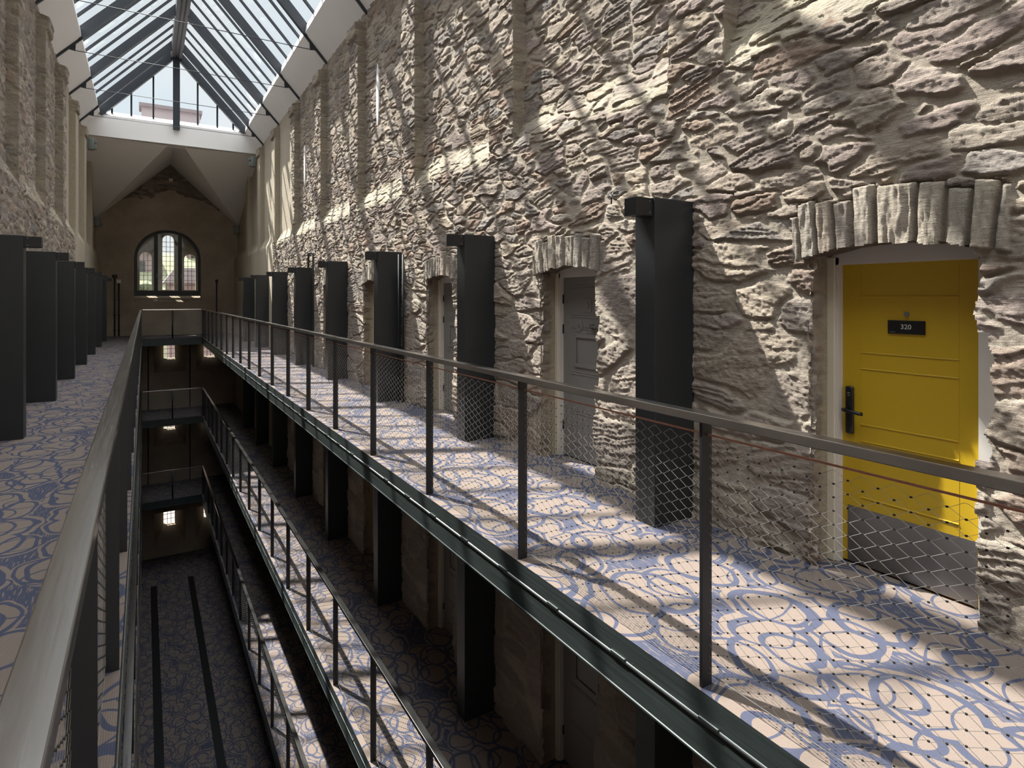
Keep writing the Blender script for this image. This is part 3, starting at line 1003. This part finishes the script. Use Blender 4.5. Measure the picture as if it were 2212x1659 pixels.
for k, y in enumerate(COLY):
    place(colR, (2.943, y, 0), 'black box column against the right wall, %s from the yellow door' % N8[k], 'column', 'black columns on the right walkway')
    place(lampR, (2.943 - .012, y + .075, 2.118), 'small black box lamp on the %s black column from the yellow door' % N8[k], 'lamp', 'lamps on the right columns')
for k, y in enumerate(LCOLY):
    place(colL, (-1.135, y, 0), 'black box column on the left walkway, %s from the viewer' % N8[k], 'column', 'black columns on the left walkway')
    place(lampL, (-1.135 + .012, y + .09, 2.118), 'small black box lamp on the %s black column of the left walkway' % N8[k], 'lamp', 'lamps on the left columns')
for k, y in enumerate(COLY):
    place(colR, (2.943, y, LEV[1]), 'black box column under the right walkway one level down, %s from the near end' % N8[k], 'column', 'black columns one level down')

# ------------------------------------------------------------------ doors
DX = 3.545
TXT = Matrix(((0, 0, -1, 0), (-1, 0, 0, 0), (0, 1, 0, 0), (0, 0, 0, 1)))
def door_frame(d):
    b = MB(); b.box(-.045, .03, DW - .045, DW + .02, 0, 1.80); b.box(-.045, .03, -.06, .055, 0, 1.80); b.box(-.045, .03, -.03, DW + .02, 1.757, 1.90)
    f = b.build('door_frame', 'trim_white', d)
    b = MB(); b.box(-.062, -.045, DW - .028, DW + .02, 0, 1.80, bev=.003); b.build('frame_moulding', 'frame_cream', f)
def bead(b, y0, y1, z): b.tube([(-.0005, y0, z), (-.0005, y1, z)], .0045, 8)
def yellow_door(num, k, lz, name):
    d = empty(name, (DX, DOORY[k], lz))
    door_frame(d)
    b = MB(); b.box(0, .045, .055, DW - .045, .012, 1.757); lf = b.build('door_leaf', 'yellow', d)
    b = MB()
    for z in (1.569, 1.244, 1.150, .826, .729, .403): bead(b, .155, .645, z)
    b.build('panel_bead', 'yellow', lf)
    b = MB()
    for y in (.155, .645): b.box(-.0012, .001, y - .0015, y + .0015, .34, 1.757)
    b.build('panel_groove', 'frame_cream' if 0 else 'yellow', lf)
    b = MB(); b.box(-.003, 0, .075, DW - .075, .014, .34); b.build('kick_plate', 'kick', lf)
    b = MB(); b.box(-.022, 0, .680, .728, .762, 1.042, bev=.010); lk = b.build('lock_plate', 'plate', lf, True)
    b = MB(); b.tube([(-.02, .706, .905), (-.055, .720, .905), (-.062, .705, .905), (-.062, .66, .902), (-.060, .625, .896), (-.048, .612, .895)], .0105, 12)
    b.build('lever_handle', 'plate', lk, True)
    b = MB(); b.box(-.0226, -.0218, .696, .712, 1.002, 1.004); b.box(-.0226, -.0218, .697, .711, .988, .9895); b.build('lock_marks', 'letter', lk)
    if num:
        b = MB(); b.tube([(0, .400, 1.472), (-.006, .400, 1.472)], .0135, 24); b.tube([(-.006, .400, 1.472), (-.008, .400, 1.472)], .006, 16, 0); b.build('peephole', 'greybox', lf, True)
        b = MB(); b.box(-.010, 0, .308, .494, 1.363, 1.438, bev=.002); sg = b.build('number_plate', 'plate', lf)
        tm = Matrix.Translation((-.0108, .400, 1.402)) @ TXT
        o = text_mesh('number', num, .037, tm, 'letter', sg)
        o['label'] = 'white room number 320'
        text_mesh('small_word', 'Dwelling', .0085, Matrix.Translation((-.0108, .484, 1.374)) @ TXT, 'greybox', sg, align='LEFT')
    return d
def grey_door(k, lz, name):
    d = empty(name, (DX, DOORY[k], lz))
    door_frame(d)
    e = DW - .045
    b = MB(); b.box(0, .045, .055, e, .012, 1.757); lf = b.build('door_leaf', 'greydoor', d)
    b = MB()
    for z in (1.675, 1.650, 1.395, 1.370, 1.278, 1.260, .845, .822, .470, .445, .16): bead(b, .07, e - .127, z)
    b.build('panel_bead', 'greydoor', lf)
    b = MB(); b.box(-.008, 0, e - .44, e - .31, 1.423, 1.546, bev=.002)
    pl = b.build('spy_plate', 'greydoor', lf)
    b = MB(); b.tube([(-.008, e - .375, 1.486), (-.016, e - .375, 1.486)], .034, 20); b.build('spy_cover', 'greydoor', pl)
    b = MB(); b.tube([(0, e - .243, 1.297), (-.006, e - .243, 1.297)], .062, 28); b.tube([(-.006, e - .243, 1.297), (-.010, e - .243, 1.297)], .030, 20); b.tube([(-.010, e - .243, 1.297), (-.018, e - .243, 1.297)], .010, 12)
    b.build('rose_plate', 'greydoor', lf)
    b = MB(); b.box(-.03, 0, e - .47, e - .435, 1.265, 1.315, bev=.004); b.tube([(-.025, e - .45, 1.29), (-.034, e - .62, 1.283)], .012, 10); b.build('bolt', 'kick', lf)
    b = MB()
    za, zb, ya, yb = .895, 1.212, e - .547, e - .182
    for bx in ((ya, yb, zb - .035, zb), (ya, yb, za, za + .035), (ya, ya + .035, za + .035, zb - .035), (yb - .035, yb, za + .035, zb - .035)):
        b.box(-.014, 0, *bx)
    hf = b.build('hatch_frame', 'greydoor', lf)
    b = MB()
    for y in (ya + .017, yb - .017):
        for z in (za + .017, zb - .017): b.tube([(-.014, y, z), (-.018, y, z)], .006, 8)
    b.build('rivets', 'greydoor', hf)
    b = MB(); b.tube([(-.004, e - .353, 1.222), (-.008, e - .353, 1.222)], .03, 20); b.build('hatch_lug', 'greydoor', lf)
    for z in (1.545, 1.25, .3):
        b = MB(); b.box(-.014, .004, e - .006, e + .012, z - .045, z + .045); b.build('hinge', 'pipe', lf)
    return d
dn = 1
for lz, lv in ((0.0, 'top level'), (-3.03, 'one level down')):
    for k in range(7):
        name = 'door_%d' % dn; dn += 1
        if k in (0, 3):
            d = yellow_door('320' if (k == 0 and lz == 0) else None, k, lz, name)
            lab = 'bright yellow room door 320 with a grey kick plate' if (k == 0 and lz == 0) else 'yellow door behind a black column, %s, %s opening along the wall' % (lv, N8[k])
        else:
            d = grey_door(k, lz, name)
            lab = 'grey riveted cell door with a hatch, %s, %s opening along the wall' % (lv, N8[k])
        tag(d, lab, 'door', kind='structure')

# ------------------------------------------------------------------ small fittings
def speaker(loc, s, label, sc=1.0):
    o = empty('speaker_box', loc)
    b = MB(); x0, x1 = sorted((0, s * .17 * sc)); b.box(x0, x1, -.09 * sc, .09 * sc, -.17 * sc, .17 * sc, bev=.02 * sc); b.build('housing', 'greybox', o, True)
    b = MB(); x0, x1 = sorted((s * .165 * sc, s * .225 * sc)); b.box(x0, x1, -.05 * sc, .05 * sc, -.15 * sc, -.02 * sc, bev=.01); b.box(x0, x1, -.05 * sc, .05 * sc, .04 * sc, .13 * sc, bev=.01); b.build('lamp_head', 'greybox', o, True)
    tag(o, label, 'light box')
speaker((-1.48, 22.3, 6.24), 1, 'grey twin headed light box high on the left wall below the white beam')
speaker((3.30, 22.3, 6.24), -1, 'grey twin headed light box high on the right wall below the white beam')
speaker((-1.64, 27.9, 4.45), 1, 'grey light box at the left foot of the folded white ceiling')
speaker((3.46, 27.9, 4.45), -1, 'grey light box at the right foot of the folded white ceiling')
b = MB(); b.box(.85, 1.0, YF - .05, YF + .01, 6.32, 6.45, bev=.01)
tag(b.build('alarm_box', 'trim_white'), 'tiny white box at the stone point of the end wall', 'alarm box')
for x, zt, hd, lab in ((-1.0, 2.32, 'round', 'black conduit topped by a round black lamp, left on the end wall'),
                       (-.86, 2.10, 'white', 'black conduit topped by a white box, left on the end wall'),
                       (2.62, 2.20, 'ball', 'black conduit topped by a small lamp, right on the end wall')):
    o = empty('conduit_pipe', (x, YF - .04, 0))
    b = MB(); b.tube([(0, 0, 0), (0, 0, zt)], .024, 8); pp = b.build('pipe', 'pipe', o, True)
    b = MB()
    for z in (.25, .85, 1.45): b.box(-.045, .045, -.03, .038, z - .015, z + .015)
    b.build('pipe_clip', 'pipe', pp)
    b = MB()
    if hd == 'white': b.box(-.075, .075, -.05, .04, zt, zt + .15, bev=.01)
    elif hd == 'round': b.tube([(0, 0, zt), (0, 0, zt + .05), (0, 0, zt + .12)], .085, 14)
    else: b.tube([(0, 0, zt), (0, 0, zt + .10)], .055, 14)
    b.build('head', 'trim_white' if hd == 'white' else 'pipe', o)
    tag(o, lab, 'conduit', 'conduits on the end wall')
for lz, nm_ in ((-3.03, 'one level down'), (-6.06, 'two levels down')):
    for x, sd in ((.13, 'left'), (1.62, 'right')):
        b = MB(); b.tube([(0, 0, 0), (0, 0, 2.7)], .022, 8)
        o = b.build('conduit_pipe', 'pipe', None, True); o.location = (x, YF - .03, lz)
        tag(o, 'thin dark conduit on the end wall %s, %s of the pair' % (nm_, sd), 'conduit', 'conduits on the end wall')
# bent conduit above the fifth column, pipe beside the third
b = MB(); b.tube([(3.22, 14.16, 2.25), (3.22, 14.16, 2.52), (3.22, 14.14, 2.56), (3.22, 13.75, 2.56), (3.22, 13.72, 2.53), (3.22, 13.70, 0.0)], .022, 8)
tag(b.build('conduit_pipe', 'pipe', None, True), 'black conduit looped over the top of the fifth column on the right wall', 'conduit')
b = MB(); b.tube([(3.27, 8.38, 0), (3.27, 8.38, 2.2)], .018, 8); b.tube([(3.22, 8.43, 0), (3.22, 8.43, 2.2)], .012, 8, 0)
tag(b.build('conduit_pipe', 'grille', None, True), 'black conduits running up beside the third column on the right wall', 'conduit')
for k, (y, z) in enumerate(((3.72, 2.36), (6.55, 2.35), (9.3, 2.33))):
    b = MB(); b.tube([(3.30, y, z + .06), (3.27, y, z + .06), (3.262, y + .01, z + .02), (3.27, y + .02, z - .03)], .006, 8)
    b.tube([(3.30, y - .02, z), (3.265, y - .02, z + .005), (3.262, y + .035, z + .05)], .005, 8)
    tag(b.build('wall_hook', 'pipe', None, True), ['small black iron hook on the stone wall, nearest the yellow door', 'small black iron hook on the stone above the second column', 'small black iron hook on the stone above the third column'][k], 'hook', 'iron hooks in the right wall')
for k, (y, z0, z1) in enumerate(((10.05, 4.55, 5.62), (15.6, 4.4, 5.4))):  # white-coloured strips stand in for daylight showing in narrow wall slits
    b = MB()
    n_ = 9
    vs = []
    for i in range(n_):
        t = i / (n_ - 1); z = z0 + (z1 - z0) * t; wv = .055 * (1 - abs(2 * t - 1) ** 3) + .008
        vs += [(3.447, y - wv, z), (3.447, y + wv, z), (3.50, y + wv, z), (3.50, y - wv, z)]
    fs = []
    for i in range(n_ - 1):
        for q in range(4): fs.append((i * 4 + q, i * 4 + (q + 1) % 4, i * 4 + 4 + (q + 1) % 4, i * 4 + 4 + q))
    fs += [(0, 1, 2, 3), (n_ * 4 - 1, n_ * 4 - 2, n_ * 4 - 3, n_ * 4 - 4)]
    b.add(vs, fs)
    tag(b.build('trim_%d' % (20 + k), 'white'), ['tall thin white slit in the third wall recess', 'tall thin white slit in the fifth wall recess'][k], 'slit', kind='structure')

# ------------------------------------------------------------------ outside, seen through the windows
b = MB(); b.box(-40, 45, YF + 1.4, 120, GZ - .3, GZ - .05)
tag(b.build('courtyard', 'paving'), 'pale paved courtyard outside the end wall', 'courtyard', kind='structure')
b = MB()
gx = [-40 + 5 * i for i in range(18)]
rows = [(44, GZ - .1), (50, -2.0), (58, 2.6), (70, 5.2), (90, 7.0), (119, 8.0)]
vs = [(x, y + 1.5 * math.sin(x * .3), z + (.7 * math.sin(x * .21 + y) if z > -5 else 0)) for y, z in rows for x in gx]
nx = len(gx)
b.add(vs, [(j * nx + i, j * nx + i + 1, (j + 1) * nx + i + 1, (j + 1) * nx + i) for j in range(len(rows) - 1) for i in range(nx - 1)])
tag(b.build('grass_bank', 'grass', None, True), 'green grass bank rising outside the end wall', 'bank', kind='structure')
def house(x, y, z, w, d, h, label, rh=1.4):
    o = empty('building', (x, y, z))
    b = MB(); b.box(-w / 2, w / 2, 0, d, 0, h); b.build('walls', 'pinkwall', o)
    b = MB(); b.prism([(-w / 2 - .3, h), (w / 2 + .3, h), (w / 2 - .4, h + rh), (-w / 2 + .4, h + rh)], -.3, d + .3); b.build('roof', 'slate', o)
    for i in range(3):
        xx = -w / 2 + w * (i + .5) / 3; b = MB(); b.box(xx - .4, xx + .4, -.05, .05, h * .45, h * .75); b.build('window', 'winframe', o)
    tag(o, label, 'building')
house(4.6, 46, GZ, 6.5, 6, 11.6, 'pink rendered building seen through the right light of the arched window', 1.0)
house(-3.0, 60, 2.2, 8, 6, 3.2, 'pale house on the bank seen through the left light of the arched window', 1.6)
house(6.2, 70, 3.9, 5, 6, 3.2, 'pale house on the bank seen through the middle light of the arched window', 1.8)
for k, (x, y, z, r) in enumerate(((-2.0, 52, -1.0, 1.4), (1.5, 54, .5, 1.3), (.2, 57, 2.0, .9))):
    bm = bmesh.new(); bmesh.ops.create_icosphere(bm, subdivisions=3, radius=r)
    for v in bm.verts:
        f = 1 + .25 * math.sin(v.co.x * 5 + k) * math.sin(v.co.y * 6) + .18 * math.sin(v.co.z * 9 + k * 2)
        v.co = v.co * f
    b = MB(); b.bm(bm); o = b.build('shrub', 'leaf', None, True); o.location = (x, y, z)
    tag(o, ['round green shrub on the bank, lowest and furthest left', 'round green shrub in the middle of the bank', 'small green shrub highest on the bank'][k], 'shrub', 'shrubs on the bank')
o = empty('chimney_stack', (.9, 27.0, 7.36))
b = MB(); b.box(-1.0, 1.0, 0, .8, 0, 1.55); b.build('stack', 'palestack', o)
b = MB(); b.box(-1.08, 1.08, -.08, .88, 1.55, 1.68); b.build('cap', 'slate', o)
tag(o, 'pale pink stack on the roof beyond the glazed gable', 'chimney')
